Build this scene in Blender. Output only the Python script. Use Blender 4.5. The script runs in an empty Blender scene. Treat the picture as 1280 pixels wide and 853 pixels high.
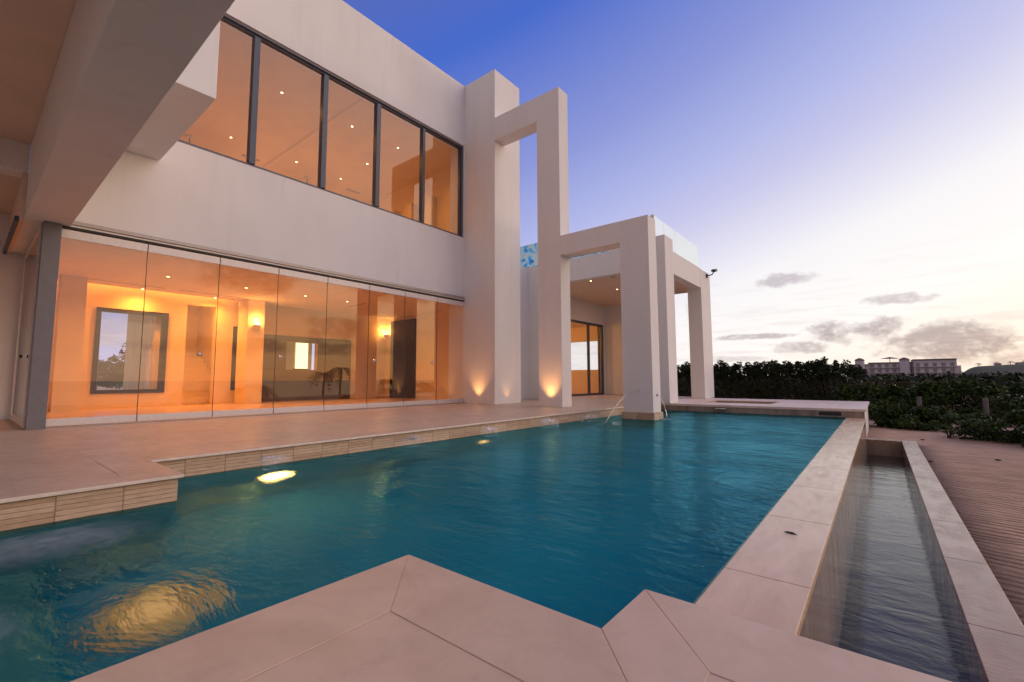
import bpy, bmesh, math, random
from mathutils import Vector, Matrix, noise as mnoise
R = math.radians
PI = math.pi
S = bpy.context.scene
C = S.collection
random.seed(7)

# ------------------------------------------------------------------ camera
EYE = 0.65
yaw, pitch, roll = 0.682565618, 0.0850120094, -0.00376296191
fw = Vector((-math.sin(yaw)*math.cos(pitch), math.cos(yaw)*math.cos(pitch), math.sin(pitch)))
r0 = Vector((math.cos(yaw), math.sin(yaw), 0)); u0 = r0.cross(fw)
rr = r0*math.cos(roll) + u0*math.sin(roll); uu = -r0*math.sin(roll) + u0*math.cos(roll)
camd = bpy.data.cameras.new('camera'); cam = bpy.data.objects.new('camera', camd); C.objects.link(cam)
camd.sensor_width = 36; camd.lens = 15.80; camd.clip_start = 0.05; camd.clip_end = 6000
m = Matrix((rr, uu, -fw)).transposed().to_4x4(); m.translation = Vector((0, 0, EYE)); cam.matrix_world = m
S.camera = cam

# ------------------------------------------------------------------ node helpers
class N:
    def __init__(s, tree): s.t = tree; s.n = tree.nodes; s.l = tree.links
    def new(s, kind, **kw):
        n = s.n.new(kind)
        for k, v in kw.items(): setattr(n, k, v)
        return n
    def put(s, sock, v):
        if isinstance(v, bpy.types.NodeSocket): s.l.new(v, sock)
        else: sock.default_value = v
    def math(s, op, a, b=0.0, c=None, clamp=False):
        n = s.new('ShaderNodeMath', operation=op, use_clamp=clamp)
        s.put(n.inputs[0], a); s.put(n.inputs[1], b)
        if c is not None: s.put(n.inputs[2], c)
        return n.outputs[0]
    def rng(s, v, a, b, c=0.0, d=1.0, smooth=True):
        n = s.new('ShaderNodeMapRange', interpolation_type='SMOOTHSTEP' if smooth else 'LINEAR')
        for i, x in enumerate((v, a, b, c, d)): s.put(n.inputs[i], x)
        return n.outputs[0]
    def ramp(s, v, stops):
        n = s.new('ShaderNodeValToRGB'); e = n.color_ramp.elements
        while len(e) < len(stops): e.new(0.5)
        for i, (p, c) in enumerate(stops):
            e[i].position = p; e[i].color = (*c, 1)
        s.put(n.inputs[0], v); return n.outputs[0]
    def mix(s, f, a, b, mode='MIX'):
        n = s.new('ShaderNodeMix', data_type='RGBA', blend_type=mode)
        s.put(n.inputs[0], f)
        for i, x in ((6, a), (7, b)):
            s.put(n.inputs[i], (*x, 1) if isinstance(x, tuple) and len(x) == 3 else x)
        return n.outputs[2]
    def noise(s, vec, scale, detail=3, rough=0.5, dist=0.0):
        n = s.new('ShaderNodeTexNoise')
        if vec is not None: s.l.new(vec, n.inputs['Vector'])
        n.inputs['Scale'].default_value = scale; n.inputs['Detail'].default_value = detail
        n.inputs['Roughness'].default_value = rough; n.inputs['Distortion'].default_value = dist
        return n.outputs[0]
    def mapv(s, vec, scale=(1, 1, 1), rot=(0, 0, 0), loc=(0, 0, 0)):
        n = s.new('ShaderNodeMapping'); s.l.new(vec, n.inputs[0])
        n.inputs['Scale'].default_value = scale; n.inputs['Rotation'].default_value = rot; n.inputs['Location'].default_value = loc
        return n.outputs[0]
def srgb(h):
    return tuple(((int(h[i:i+2], 16)/255)+0.055)**2.4/1.055**2.4 if int(h[i:i+2], 16) > 10 else int(h[i:i+2], 16)/255/12.92 for i in (0, 2, 4))

# ------------------------------------------------------------------ world: dusk sky
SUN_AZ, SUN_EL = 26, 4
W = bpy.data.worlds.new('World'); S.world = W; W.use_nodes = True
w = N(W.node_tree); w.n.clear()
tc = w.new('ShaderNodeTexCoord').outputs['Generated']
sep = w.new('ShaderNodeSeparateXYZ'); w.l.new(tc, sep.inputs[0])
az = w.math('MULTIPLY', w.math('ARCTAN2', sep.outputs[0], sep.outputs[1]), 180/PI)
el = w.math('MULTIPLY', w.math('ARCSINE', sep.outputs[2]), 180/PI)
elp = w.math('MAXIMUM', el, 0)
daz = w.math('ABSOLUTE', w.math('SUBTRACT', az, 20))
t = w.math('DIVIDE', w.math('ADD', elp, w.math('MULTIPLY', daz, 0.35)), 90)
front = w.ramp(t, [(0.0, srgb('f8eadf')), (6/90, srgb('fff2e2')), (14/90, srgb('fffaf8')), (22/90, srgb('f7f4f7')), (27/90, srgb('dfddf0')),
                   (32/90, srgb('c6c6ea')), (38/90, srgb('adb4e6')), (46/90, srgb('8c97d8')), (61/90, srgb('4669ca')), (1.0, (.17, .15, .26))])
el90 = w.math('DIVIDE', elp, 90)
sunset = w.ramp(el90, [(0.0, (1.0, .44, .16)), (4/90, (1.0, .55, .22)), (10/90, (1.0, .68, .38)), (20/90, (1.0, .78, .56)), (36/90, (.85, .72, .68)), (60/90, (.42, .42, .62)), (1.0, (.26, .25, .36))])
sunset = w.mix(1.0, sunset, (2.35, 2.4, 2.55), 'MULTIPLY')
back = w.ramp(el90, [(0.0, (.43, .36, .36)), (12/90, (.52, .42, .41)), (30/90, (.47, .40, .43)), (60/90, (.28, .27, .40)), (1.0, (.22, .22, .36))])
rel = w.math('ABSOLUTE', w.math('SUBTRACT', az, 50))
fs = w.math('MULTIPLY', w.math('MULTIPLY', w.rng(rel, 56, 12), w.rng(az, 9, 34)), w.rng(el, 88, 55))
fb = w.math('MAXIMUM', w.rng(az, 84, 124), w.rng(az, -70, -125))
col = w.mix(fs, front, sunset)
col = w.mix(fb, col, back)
# clouds, each a soft noisy body with its own place in the sky
cn = w.noise(w.mapv(tc, (1, 1, 1.5)), 15, 6, 0.6)
cn2 = w.noise(w.mapv(tc, (1, 1, 1.7)), 48, 4, 0.6)
cnoise = w.math('ADD', w.math('MULTIPLY', w.math('SUBTRACT', cn, 0.5), 3.6), w.math('MULTIPLY', w.math('SUBTRACT', cn2, 0.5), 1.4))
clouds = None
def blob(a0, e0, sa, se, k=1.0):
    global clouds
    da = w.math('DIVIDE', w.math('SUBTRACT', az, a0), sa); de = w.math('DIVIDE', w.math('SUBTRACT', el, e0), se)
    d = w.math('ADD', w.math('MULTIPLY', da, da), w.math('MULTIPLY', de, de))
    f = w.math('ADD', w.math('SUBTRACT', 1.0, d), cnoise)
    f = w.math('MULTIPLY', w.rng(f, 0.0, 0.9), k)
    f = w.math('MULTIPLY', f, w.rng(d, 2.6, 1.4))
    clouds = f if clouds is None else w.math('MAXIMUM', clouds, f)
for b in [(-1.6, 4.8, 4.9, 1.55, .85), (5.6, 3.2, 7.2, 2.1, .85), (-7.7, 10.8, 3.4, .9, .7), (1.6, 7.6, 3.2, .65, .6), (-10.5, 4.7, 5.0, .38, .7),
          (-6.0, 3.3, 2.8, .85, .65), (-16.5, 8.2, 1.6, 2.2, .35), (-25, 15.0, 3.0, 1.2, .25), (-31, 15, 3.0, 1.5, .2), (11, 1.6, 5, 1.2, .6), (-14, 2.2, 5, .4, .4),
          (52, 11, 7, 2.4, .85), (60, 6, 5, 1.6, .8), (70, 12, 8, 2.6, .9), (78, 7.5, 9, 1.2, .7), (86, 15, 8, 2.0, .6), (66, 3.6, 14, 1.0, .7), (96, 9, 8, 2, .7),
          (-86, 9, 5, 1.6, .5), (-80, 5, 8, 2.5, .5), (-96, 6, 8, 3, .5)]:
    blob(*b)
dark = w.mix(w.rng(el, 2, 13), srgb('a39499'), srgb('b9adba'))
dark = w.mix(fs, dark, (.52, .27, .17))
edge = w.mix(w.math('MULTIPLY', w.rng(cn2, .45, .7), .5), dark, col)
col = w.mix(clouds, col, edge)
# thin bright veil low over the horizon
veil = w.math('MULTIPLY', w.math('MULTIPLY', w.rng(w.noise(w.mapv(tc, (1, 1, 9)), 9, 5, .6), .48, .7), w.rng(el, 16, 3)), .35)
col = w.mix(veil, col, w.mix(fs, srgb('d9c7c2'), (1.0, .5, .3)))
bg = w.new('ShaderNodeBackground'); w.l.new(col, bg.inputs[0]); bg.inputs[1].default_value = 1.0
sky = w.new('ShaderNodeTexSky', sky_type='NISHITA'); sky.sun_disc = False; sky.sun_elevation = R(SUN_EL); sky.sun_rotation = R(SUN_AZ)
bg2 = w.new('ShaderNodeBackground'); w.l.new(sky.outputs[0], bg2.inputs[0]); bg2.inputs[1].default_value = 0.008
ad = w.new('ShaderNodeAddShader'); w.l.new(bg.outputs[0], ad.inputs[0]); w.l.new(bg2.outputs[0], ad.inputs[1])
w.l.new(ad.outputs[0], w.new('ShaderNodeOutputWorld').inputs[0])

sd = bpy.data.lights.new('sun', 'SUN'); sd.energy = 0.5; sd.angle = R(10); sd.color = (1, .78, .6)
so = bpy.data.objects.new('sun', sd); C.objects.link(so)
sv = Vector((math.sin(R(SUN_AZ))*math.cos(R(SUN_EL)), math.cos(R(SUN_AZ))*math.cos(R(SUN_EL)), math.sin(R(SUN_EL))))
so.rotation_euler = sv.to_track_quat('Z', 'Y').to_euler(); so.location = sv*60
S.view_settings.view_transform = 'Standard'; S.view_settings.look = 'None'; S.view_settings.exposure = 0; S.view_settings.gamma = 1
S.view_settings.use_curve_mapping = False
S.cycles.use_denoising = True
S.cycles.max_bounces = 10; S.cycles.diffuse_bounces = 4; S.cycles.glossy_bounces = 4; S.cycles.transmission_bounces = 6; S.cycles.transparent_max_bounces = 24
S.cycles.sample_clamp_indirect = 6; S.cycles.caustics_reflective = False; S.cycles.caustics_refractive = True

# ------------------------------------------------------------------ materials
def base(name):
    m = bpy.data.materials.new(name); m.use_nodes = True; g = N(m.node_tree); g.n.clear()
    o = g.new('ShaderNodeOutputMaterial'); p = g.new('ShaderNodeBsdfPrincipled'); g.l.new(p.outputs[0], o.inputs[0])
    pos = g.new('ShaderNodeTexCoord').outputs['Object']
    return m, g, p, pos, o
def bump(g, p, h, strength=0.3, dist=0.01):
    b = g.new('ShaderNodeBump'); b.inputs['Strength'].default_value = strength; b.inputs['Distance'].default_value = dist
    g.l.new(h, b.inputs['Height']); g.l.new(b.outputs[0], p.inputs['Normal']); return b
def plain(name, c, rough=0.5, var=0.08, scale=6, metal=0.0, bs=0.0, bscale=60):
    m, g, p, pos, o = base(name)
    n = g.noise(pos, scale, 4, .55)
    c1 = tuple(x*(1-var) for x in c); c2 = tuple(min(1, x*(1+var)) for x in c)
    g.l.new(g.mix(g.rng(n, .3, .7), c1, c2), p.inputs['Base Color'])
    p.inputs['Roughness'].default_value = rough; p.inputs['Metallic'].default_value = metal
    if bs: bump(g, p, g.noise(pos, bscale, 3, .6), bs, .004)
    return m
def emit(name, c, s):
    m, g, p, pos, o = base(name); e = g.new('ShaderNodeEmission'); e.inputs[0].default_value = (*c, 1); e.inputs[1].default_value = s
    g.l.new(e.outputs[0], o.inputs[0]); return m
def radial(name, c, core, rim):      # lamp disc, its soft halo in the water painted as emission falloff
    m, g, p, pos, o = base(name); e = g.new('ShaderNodeEmission'); e.inputs[0].default_value = (*c, 1)
    gen = g.new('ShaderNodeTexCoord').outputs['Generated']
    vm = g.new('ShaderNodeVectorMath', operation='DISTANCE'); g.l.new(gen, vm.inputs[0]); vm.inputs[1].default_value = (.5, .5, .5)
    g.l.new(g.math('POWER', g.rng(vm.outputs['Value'], .5, .72, core**.5, rim**.5), 2.0), e.inputs[1]); g.l.new(e.outputs[0], o.inputs[0]); return m
def stucco():
    m, g, p, pos, o = base('painted_render')
    big = g.noise(g.mapv(pos, (1, 1, .5)), .9, 5, .6); fine = g.noise(pos, 140, 2, .6)
    trowel = g.noise(g.mapv(pos, (1, 1, .35)), 5, 4, .6)
    c = g.mix(g.rng(big, .25, .75), (.765, .745, .73), (.825, .805, .79))
    streak = g.rng(g.noise(g.mapv(pos, (3, 3, .12)), 2.2, 4, .6), .54, .8, 0, .18)
    c = g.mix(streak, c, (.50, .43, .39))
    g.l.new(c, p.inputs['Base Color']); p.inputs['Roughness'].default_value = .82
    h = g.math('ADD', g.math('MULTIPLY', fine, .35), trowel)
    bump(g, p, h, .22, .006); return m
def stone(name, ca, cb, rough=.38, tile=None, grain=(1, 1, 1), joint=.45, wet=False, off=(0, 0)):
    m, g, p, pos, o = base(name)
    v = g.mapv(pos, grain)
    n1 = g.noise(v, 2.2, 6, .6, .8); n2 = g.noise(v, 9, 5, .65, .4); n3 = g.noise(pos, 70, 2, .5)
    c = g.mix(g.rng(n1, .32, .68), ca, cb)
    c = g.mix(g.rng(n2, .5, .8, 0, .35), c, tuple(x*.78 for x in ca))
    vein = g.rng(g.math('ABSOLUTE', g.math('SUBTRACT', g.noise(v, 1.3, 4, .6, 2.0), .5)), .03, .0, 0, .08)
    c = g.mix(vein, c, tuple(x*.62 for x in ca))
    h = g.math('MULTIPLY', n3, .05)
    if tile:
        s = g.new('ShaderNodeSeparateXYZ'); g.l.new(pos, s.inputs[0])
        fx = g.math('DIVIDE', g.math('ADD', s.outputs[0], off[0]), tile[0]); fy = g.math('DIVIDE', g.math('ADD', s.outputs[1], off[1]), tile[1])
        row = g.math('FLOOR', fx)
        fy = g.math('ADD', fy, g.math('MULTIPLY', row, .5))
        ex = g.math('MULTIPLY', g.math('ABSOLUTE', g.math('SUBTRACT', g.math('FRACT', fx), .5)), tile[0]*1.0)
        ey = g.math('MULTIPLY', g.math('ABSOLUTE', g.math('SUBTRACT', g.math('FRACT', fy), .5)), tile[1]*1.0)
        jx = g.math('GREATER_THAN', ex, tile[0]/2-.0022); jy = g.math('GREATER_THAN', ey, tile[1]/2-.0022)
        j = g.math('MAXIMUM', jx, jy)
        wn = g.new('ShaderNodeTexWhiteNoise'); cx = g.new('ShaderNodeCombineXYZ'); g.l.new(row, cx.inputs[0]); g.l.new(g.math('FLOOR', fy), cx.inputs[1]); g.l.new(cx.outputs[0], wn.inputs[0])
        c = g.mix(g.math('MULTIPLY', wn.outputs[0], .22), c, tuple(x*.8 for x in ca))
        c = g.mix(g.math('MULTIPLY', j, joint), c, tuple(x*.4 for x in ca))
        h = g.math('SUBTRACT', h, g.math('MULTIPLY', j, 1.0))
    g.l.new(c, p.inputs['Base Color'])
    if wet:
        wt = g.noise(g.mapv(pos, (1.6, .7, 1)), 5, 4, .6)
        g.l.new(g.rng(wt, .40, .64, .28, .16), p.inputs['Roughness'])
    else:
        g.l.new(g.rng(n2, .3, .7, rough-.06, rough+.1), p.inputs['Roughness'])
    if wet:
        rip = g.noise(g.mapv(pos, (3, 9, 1)), 6, 3, .5)
        h = g.math('ADD', h, g.math('MULTIPLY', rip, 1.2))
    bump(g, p, h, .3, .004)
    return m
def split_face(name, ca, cb):       # pool band tiles: pressed horizontal ribs and upright joints
    m, g, p, pos, o = base(name)
    s = g.new('ShaderNodeSeparateXYZ'); g.l.new(pos, s.inputs[0])
    run = g.math('ADD', s.outputs[0], s.outputs[1])
    tile = g.math('DIVIDE', run, .31)
    jv = g.math('GREATER_THAN', g.math('ABSOLUTE', g.math('SUBTRACT', g.math('FRACT', tile), .5)), .488)
    band = g.math('DIVIDE', s.outputs[2], .03)
    bandf = g.math('FRACT', band)
    wob = g.noise(g.mapv(pos, (6, 6, 30)), 3, 3, .6)
    rib = g.rng(g.math('ADD', g.math('ABSOLUTE', g.math('SUBTRACT', bandf, .5)), g.math('MULTIPLY', wob, .2)), .50, .58)
    j = g.math('MAXIMUM', jv, rib)
    cx = g.new('ShaderNodeCombineXYZ'); g.l.new(g.math('FLOOR', tile), cx.inputs[0]); g.l.new(g.math('FLOOR', g.math('DIVIDE', s.outputs[2], .06)), cx.inputs[1])
    wn = g.new('ShaderNodeTexWhiteNoise'); g.l.new(cx.outputs[0], wn.inputs[0])
    c = g.mix(wn.outputs[0], ca, cb)
    c = g.mix(g.rng(g.noise(g.mapv(pos, (2, 2, 14)), 7, 4, .6), .4, .75, 0, .5), c, tuple(x*.6 for x in ca))
    c = g.mix(g.math('MULTIPLY', j, .65), c, tuple(x*.3 for x in ca))
    g.l.new(c, p.inputs['Base Color']); p.inputs['Roughness'].default_value = .5
    bump(g, p, g.math('SUBTRACT', wob, j), .5, .006); return m
def glass(name, boost=2.4, tint=(1, 1, 1), rough=0.0, f0=0.0):
    m, g, p, pos, o = base(name)
    fr = g.new('ShaderNodeFresnel'); fr.inputs[0].default_value = 1.5
    geo = g.new('ShaderNodeNewGeometry')
    f = g.math('ADD', g.math('MULTIPLY', fr.outputs[0], boost), f0)
    f = g.math('MULTIPLY', f, g.math('SUBTRACT', 1.0, geo.outputs['Backfacing']), clamp=True)
    tr = g.new('ShaderNodeBsdfTransparent'); tr.inputs[0].default_value = (*tint, 1)
    gl = g.new('ShaderNodeBsdfGlossy'); gl.inputs['Roughness'].default_value = rough
    mx = g.new('ShaderNodeMixShader'); g.l.new(f, mx.inputs[0]); g.l.new(tr.outputs[0], mx.inputs[1]); g.l.new(gl.outputs[0], mx.inputs[2])
    g.l.new(mx.outputs[0], o.inputs[0]); return m
def water(name, tint, rough, bs, sc=(1.0, 1.0, 1), scl=3.2, refl=1.0, pw=1.0, gc=(1, 1, 1)):
    m, g, p, pos, o = base(name)
    v = g.mapv(pos, sc, (0, 0, R(-28)))
    a = g.noise(v, scl, 5, .62, .6); b = g.noise(g.mapv(pos, (sc[0], sc[1]*1.3, 1), (0, 0, R(20))), scl*2.7, 4, .6, .3)
    patch = g.rng(g.noise(pos, .55, 3, .5), .3, .7, .45, 1.0)
    h = g.math('MULTIPLY', g.math('ADD', a, g.math('MULTIPLY', b, .45)), patch)
    bn = g.new('ShaderNodeBump'); bn.inputs['Strength'].default_value = bs; bn.inputs['Distance'].default_value = .09; g.l.new(h, bn.inputs['Height'])
    fr = g.new('ShaderNodeFresnel'); fr.inputs[0].default_value = 1.33; g.l.new(bn.outputs[0], fr.inputs['Normal'])
    rf = g.new('ShaderNodeBsdfRefraction'); rf.inputs['IOR'].default_value = 1.33; rf.inputs['Roughness'].default_value = rough*2.6; rf.inputs[0].default_value = (*tint, 1)
    gl = g.new('ShaderNodeBsdfGlossy'); gl.inputs['Roughness'].default_value = rough; gl.inputs[0].default_value = (*gc, 1)
    b2 = g.new('ShaderNodeBump'); b2.inputs['Strength'].default_value = bs*.62; b2.inputs['Distance'].default_value = .09; g.l.new(h, b2.inputs['Height'])
    g.l.new(b2.outputs[0], rf.inputs['Normal']); g.l.new(bn.outputs[0], gl.inputs['Normal'])
    mx = g.new('ShaderNodeMixShader'); g.l.new(g.math('MULTIPLY', g.math('POWER', fr.outputs[0], pw), refl), mx.inputs[0]); g.l.new(rf.outputs[0], mx.inputs[1]); g.l.new(gl.outputs[0], mx.inputs[2]); g.l.new(mx.outputs[0], o.inputs[0])
    return m
def foliage(name, ca, cb, tip, rough=.45):
    m, g, p, pos, o = base(name)
    inf = g.new('ShaderNodeNewGeometry')
    c = g.mix(inf.outputs['Random Per Island'], ca, cb)
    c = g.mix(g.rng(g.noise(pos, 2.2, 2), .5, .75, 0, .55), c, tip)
    g.l.new(c, p.inputs['Base Color']); p.inputs['Roughness'].default_value = rough; p.inputs['Specular IOR Level'].default_value = .22
    return m
def sand():
    m, g, p, pos, o = base('sand')
    v = g.mapv(pos, (1, 1, 1), (0, 0, R(8)))
    wv = g.new('ShaderNodeTexWave', wave_type='BANDS', bands_direction='Y', wave_profile='SIN'); g.l.new(v, wv.inputs[0])
    wv.inputs['Scale'].default_value = 3.0; wv.inputs['Distortion'].default_value = 8.5; wv.inputs['Detail'].default_value = 3; wv.inputs['Detail Scale'].default_value = .5
    n = g.noise(pos, 3.5, 5, .65); f = g.noise(pos, 90, 3, .7)
    far = g.new('ShaderNodeSeparateXYZ'); g.l.new(pos, far.inputs[0])
    fade = g.rng(far.outputs[1], 14, 7)
    c = g.mix(g.rng(n, .3, .7), (.60, .38, .25), (.72, .47, .32))
    c = g.mix(g.rng(f, .55, .75, 0, .4), c, (.22, .14, .10))
    scrub = g.rng(far.outputs[1], 17, 26)
    c = g.mix(scrub, c, g.mix(g.rng(g.noise(pos, .12, 5, .7), .4, .6), (.035, .045, .018), (.09, .085, .04)))
    g.l.new(c, p.inputs['Base Color']); p.inputs['Roughness'].default_value = .95
    h = g.math('ADD', g.math('MULTIPLY', g.math('MULTIPLY', wv.outputs[0], g.math('MULTIPLY', fade, g.rng(g.noise(g.mapv(pos, (.6, 3, 1)), 2.5, 3, .5), .35, .6, .25, 1.0))), 1.0), g.math('ADD', g.math('MULTIPLY', n, .9), g.math('MULTIPLY', f, .25)))
    bump(g, p, h, 1.0, .10); return m

M = {}
M['wall'] = stucco()
M['ceiling'] = plain('ceiling_paint', (.76, .60, .49), .85, .03, 2, bs=.08)
M['inner'] = plain('inside_wall_paint', (.80, .65, .42), .8, .03, 2, bs=.06)
M['deck'] = stone('deck_limestone', (.51, .385, .29), (.61, .475, .365), .40, (.98, .98), (1, 1, 1), .24, off=(0.02, .23))
M['coping'] = stone('coping_limestone', (.63, .445, .305), (.72, .525, .37), .40, None, (1, 1, 1))
M['grout'] = plain('beige_grout', (.50, .34, .25), .9, .1, 20)
M['edge'] = plain('pale_coping_edge', (.72, .62, .52), .4, .08, 12)
M['marble'] = stone('infinity_edge_marble', (.64, .42, .25), (.77, .54, .34), .18, None, (2.2, .55, 1), wet=False)
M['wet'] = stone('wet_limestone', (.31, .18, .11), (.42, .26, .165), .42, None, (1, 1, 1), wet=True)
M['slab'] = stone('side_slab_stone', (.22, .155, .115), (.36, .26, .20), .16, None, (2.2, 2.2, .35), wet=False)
M['band'] = split_face('ribbed_pool_tile', (.50, .33, .21), (.66, .48, .34))
M['platform'] = stone('platform_stone', (.72, .55, .46), (.82, .65, .55), .40, (1.0, 1.0), (1, 1, 1), .25)
M['alu'] = plain('brushed_aluminium', (.70, .65, .63), .38, .05, 20, metal=.15)
M['track'] = plain('aluminium_track', (.42, .38, .36), .45, .05, 20, metal=.4)
M['steel'] = plain('polished_steel', (.8, .78, .76), .18, .03, 20, metal=1)
M['grey'] = plain('grey_painted_metal', (.17, .165, .19), .45, .05, 8)
M['frame'] = plain('dark_window_frame', (.06, .075, .11), .4, .06, 8, metal=.2)
M['black'] = plain('black_metal', (.015, .015, .017), .4, .1, 12)
M['seal'] = plain('rubber_seal', (.03, .03, .03), .7, .1, 12)
M['door_dark'] = plain('dark_wood_door', (.022, .016, .014), .35, .15, 5)
M['screen'] = plain('grey_panel', (.085, .075, .065), .35, .06, 3)
M['pane'] = glass('door_glass', 2.7)
M['upane'] = glass('window_glass', 1.7)
M['sidepane'] = glass('side_glass', 2.0)
M['rail'] = glass('balustrade_glass', 1.8, (.86, .99, .97), 0, .16)
M['floor_in'] = plain('inside_floor', (.60, .43, .29), .28, .04, 1.5)
M['pool_in'] = plain('pool_plaster', (.004, .36, .42), .6, .12, 1.2, bs=.1)
M['ledge'] = plain('pale_ledge_plaster', (.16, .36, .27), .6, .15, 2)
M['pool_wet'] = plain('pool_lower_tile', (.03, .20, .24), .5, .2, 9)
M['water'] = water('pool_water', (.6, .92, 1), .10, .46, (1.0, 2.0, 1), 1.25, 1.15, 1.4, (.28, .83, 1))
M['water2'] = water('trough_water', (.11, .19, .31), .11, .15, (1.0, 2.0, 1), 1.3)
M['lamp'] = emit('warm_lamp', (1, .62, .30), 8)
M['lens'] = emit('uplight_lens', (1, .62, .34), 1.3); M['lamp_uw'] = radial('underwater_lamp', (1, .42, .10), 30, 4); M['lamp_uw_faint'] = radial('underwater_lamp_faint', (1, .38, .09), 5, .8); M['lamp_uw_soft'] = radial('underwater_lamp_dim', (1, .36, .12), .95, .0)
M['sconce'] = emit('sconce_glow', (1, .66, .26), 9)
M['cove'] = emit('cove_glow', (1, .42, .09), 2.4)
M['backlit'] = emit('backlit_panel', (1, .86, .50), 1.6)
M['hotel'] = plain('hotel_wall', (.64, .57, .60), .8, .05, .2)
M['hotel_dark'] = plain('hotel_window', (.28, .24, .27), .4, .1, 1)
M['roof'] = plain('hotel_roof', (.20, .13, .12), .8, .1, 1)
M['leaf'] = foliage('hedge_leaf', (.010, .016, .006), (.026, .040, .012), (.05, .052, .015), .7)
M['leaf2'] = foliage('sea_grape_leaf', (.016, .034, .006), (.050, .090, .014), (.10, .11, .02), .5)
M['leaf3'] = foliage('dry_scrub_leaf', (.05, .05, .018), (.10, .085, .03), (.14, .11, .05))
M['stem'] = plain('stem_bark', (.06, .045, .03), .85, .2, 12)
M['post'] = plain('weathered_wood', (.12, .10, .095), .85, .25, 14, bs=.3)
M['sand'] = sand()
M['hill'] = plain('hill_scrub', (.022, .024, .014), .95, .4, .06)
M['palm'] = foliage('palm_frond', (.03, .05, .015), (.07, .10, .03), (.12, .12, .04))
def sea_mat():
    m, g, p, pos, o = base('sea'); p.inputs['Base Color'].default_value = (.02, .04, .06, 1); p.inputs['Roughness'].default_value = .25
    bump(g, p, g.noise(g.mapv(pos, (1, .4, 1)), .5, 5, .6), .6, .6); return m
M['sea'] = sea_mat()
def art_mat():    # swirled blue and cream glass
    m, g, p, pos, o = base('swirled_art_glass')
    v = g.mapv(pos, (1.2, 1, 3.0), (0, R(25), 0))
    wv = g.new('ShaderNodeTexWave', wave_type='BANDS', bands_direction='Z'); g.l.new(v, wv.inputs[0])
    wv.inputs['Scale'].default_value = 3.4; wv.inputs['Distortion'].default_value = 7; wv.inputs['Detail'].default_value = 3; wv.inputs['Detail Scale'].default_value = .8
    n = g.noise(g.mapv(pos, (1, 1, 1.4)), 2.6, 3, .5, 1.4)
    c = g.ramp(n, [(.30, (.05, .40, .85)), (.38, (.14, .62, .92)), (.45, (.55, .88, .95)), (.54, (.88, .97, .93)), (.66, (.98, .90, .68))])
    c = g.mix(g.rng(wv.outputs[0], .55, .9, 0, .7), c, (.03, .16, .26))
    tl = g.new('ShaderNodeBsdfTranslucent'); df = g.new('ShaderNodeBsdfTransparent'); g.l.new(c, tl.inputs[0]); g.l.new(c, df.inputs[0])
    gl = g.new('ShaderNodeBsdfGlossy'); gl.inputs['Roughness'].default_value = .05
    m1 = g.new('ShaderNodeMixShader'); m1.inputs[0].default_value = .7; g.l.new(tl.outputs[0], m1.inputs[1]); g.l.new(df.outputs[0], m1.inputs[2])
    m2 = g.new('ShaderNodeMixShader'); m2.inputs[0].default_value = .06; g.l.new(m1.outputs[0], m2.inputs[1]); g.l.new(gl.outputs[0], m2.inputs[2])
    g.l.new(m2.outputs[0], o.inputs[0]); return m
M['art'] = art_mat()
def foam_mat(name='froth', peak=.9):
    m, g, p, pos, o = base(name)
    n = g.noise(g.mapv(pos, (4, 4, 6)), 3, 4, .6)
    gen = g.new('ShaderNodeTexCoord').outputs['Generated']
    fl = g.mapv(gen, (1, 1, 0)); vm = g.new('ShaderNodeVectorMath', operation='DISTANCE'); g.l.new(fl, vm.inputs[0]); vm.inputs[1].default_value = (.5, .5, 0)
    a = g.math('MULTIPLY', g.rng(vm.outputs['Value'], .46, .05), g.rng(n, .30, .75, .06, peak))
    df = g.new('ShaderNodeBsdfDiffuse'); df.inputs[0].default_value = (.75, .78, .82, 1); tr = g.new('ShaderNodeBsdfTransparent')
    mx = g.new('ShaderNodeMixShader'); g.l.new(a, mx.inputs[0]); g.l.new(tr.outputs[0], mx.inputs[1]); g.l.new(df.outputs[0], mx.inputs[2]); g.l.new(mx.outputs[0], o.inputs[0]); return m
M['foam'] = foam_mat(); M['mist'] = foam_mat('thin_mist', .22)
M['jet'] = glass('falling_water', 2.5, (.9, .93, .95), .1, .18)

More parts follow.
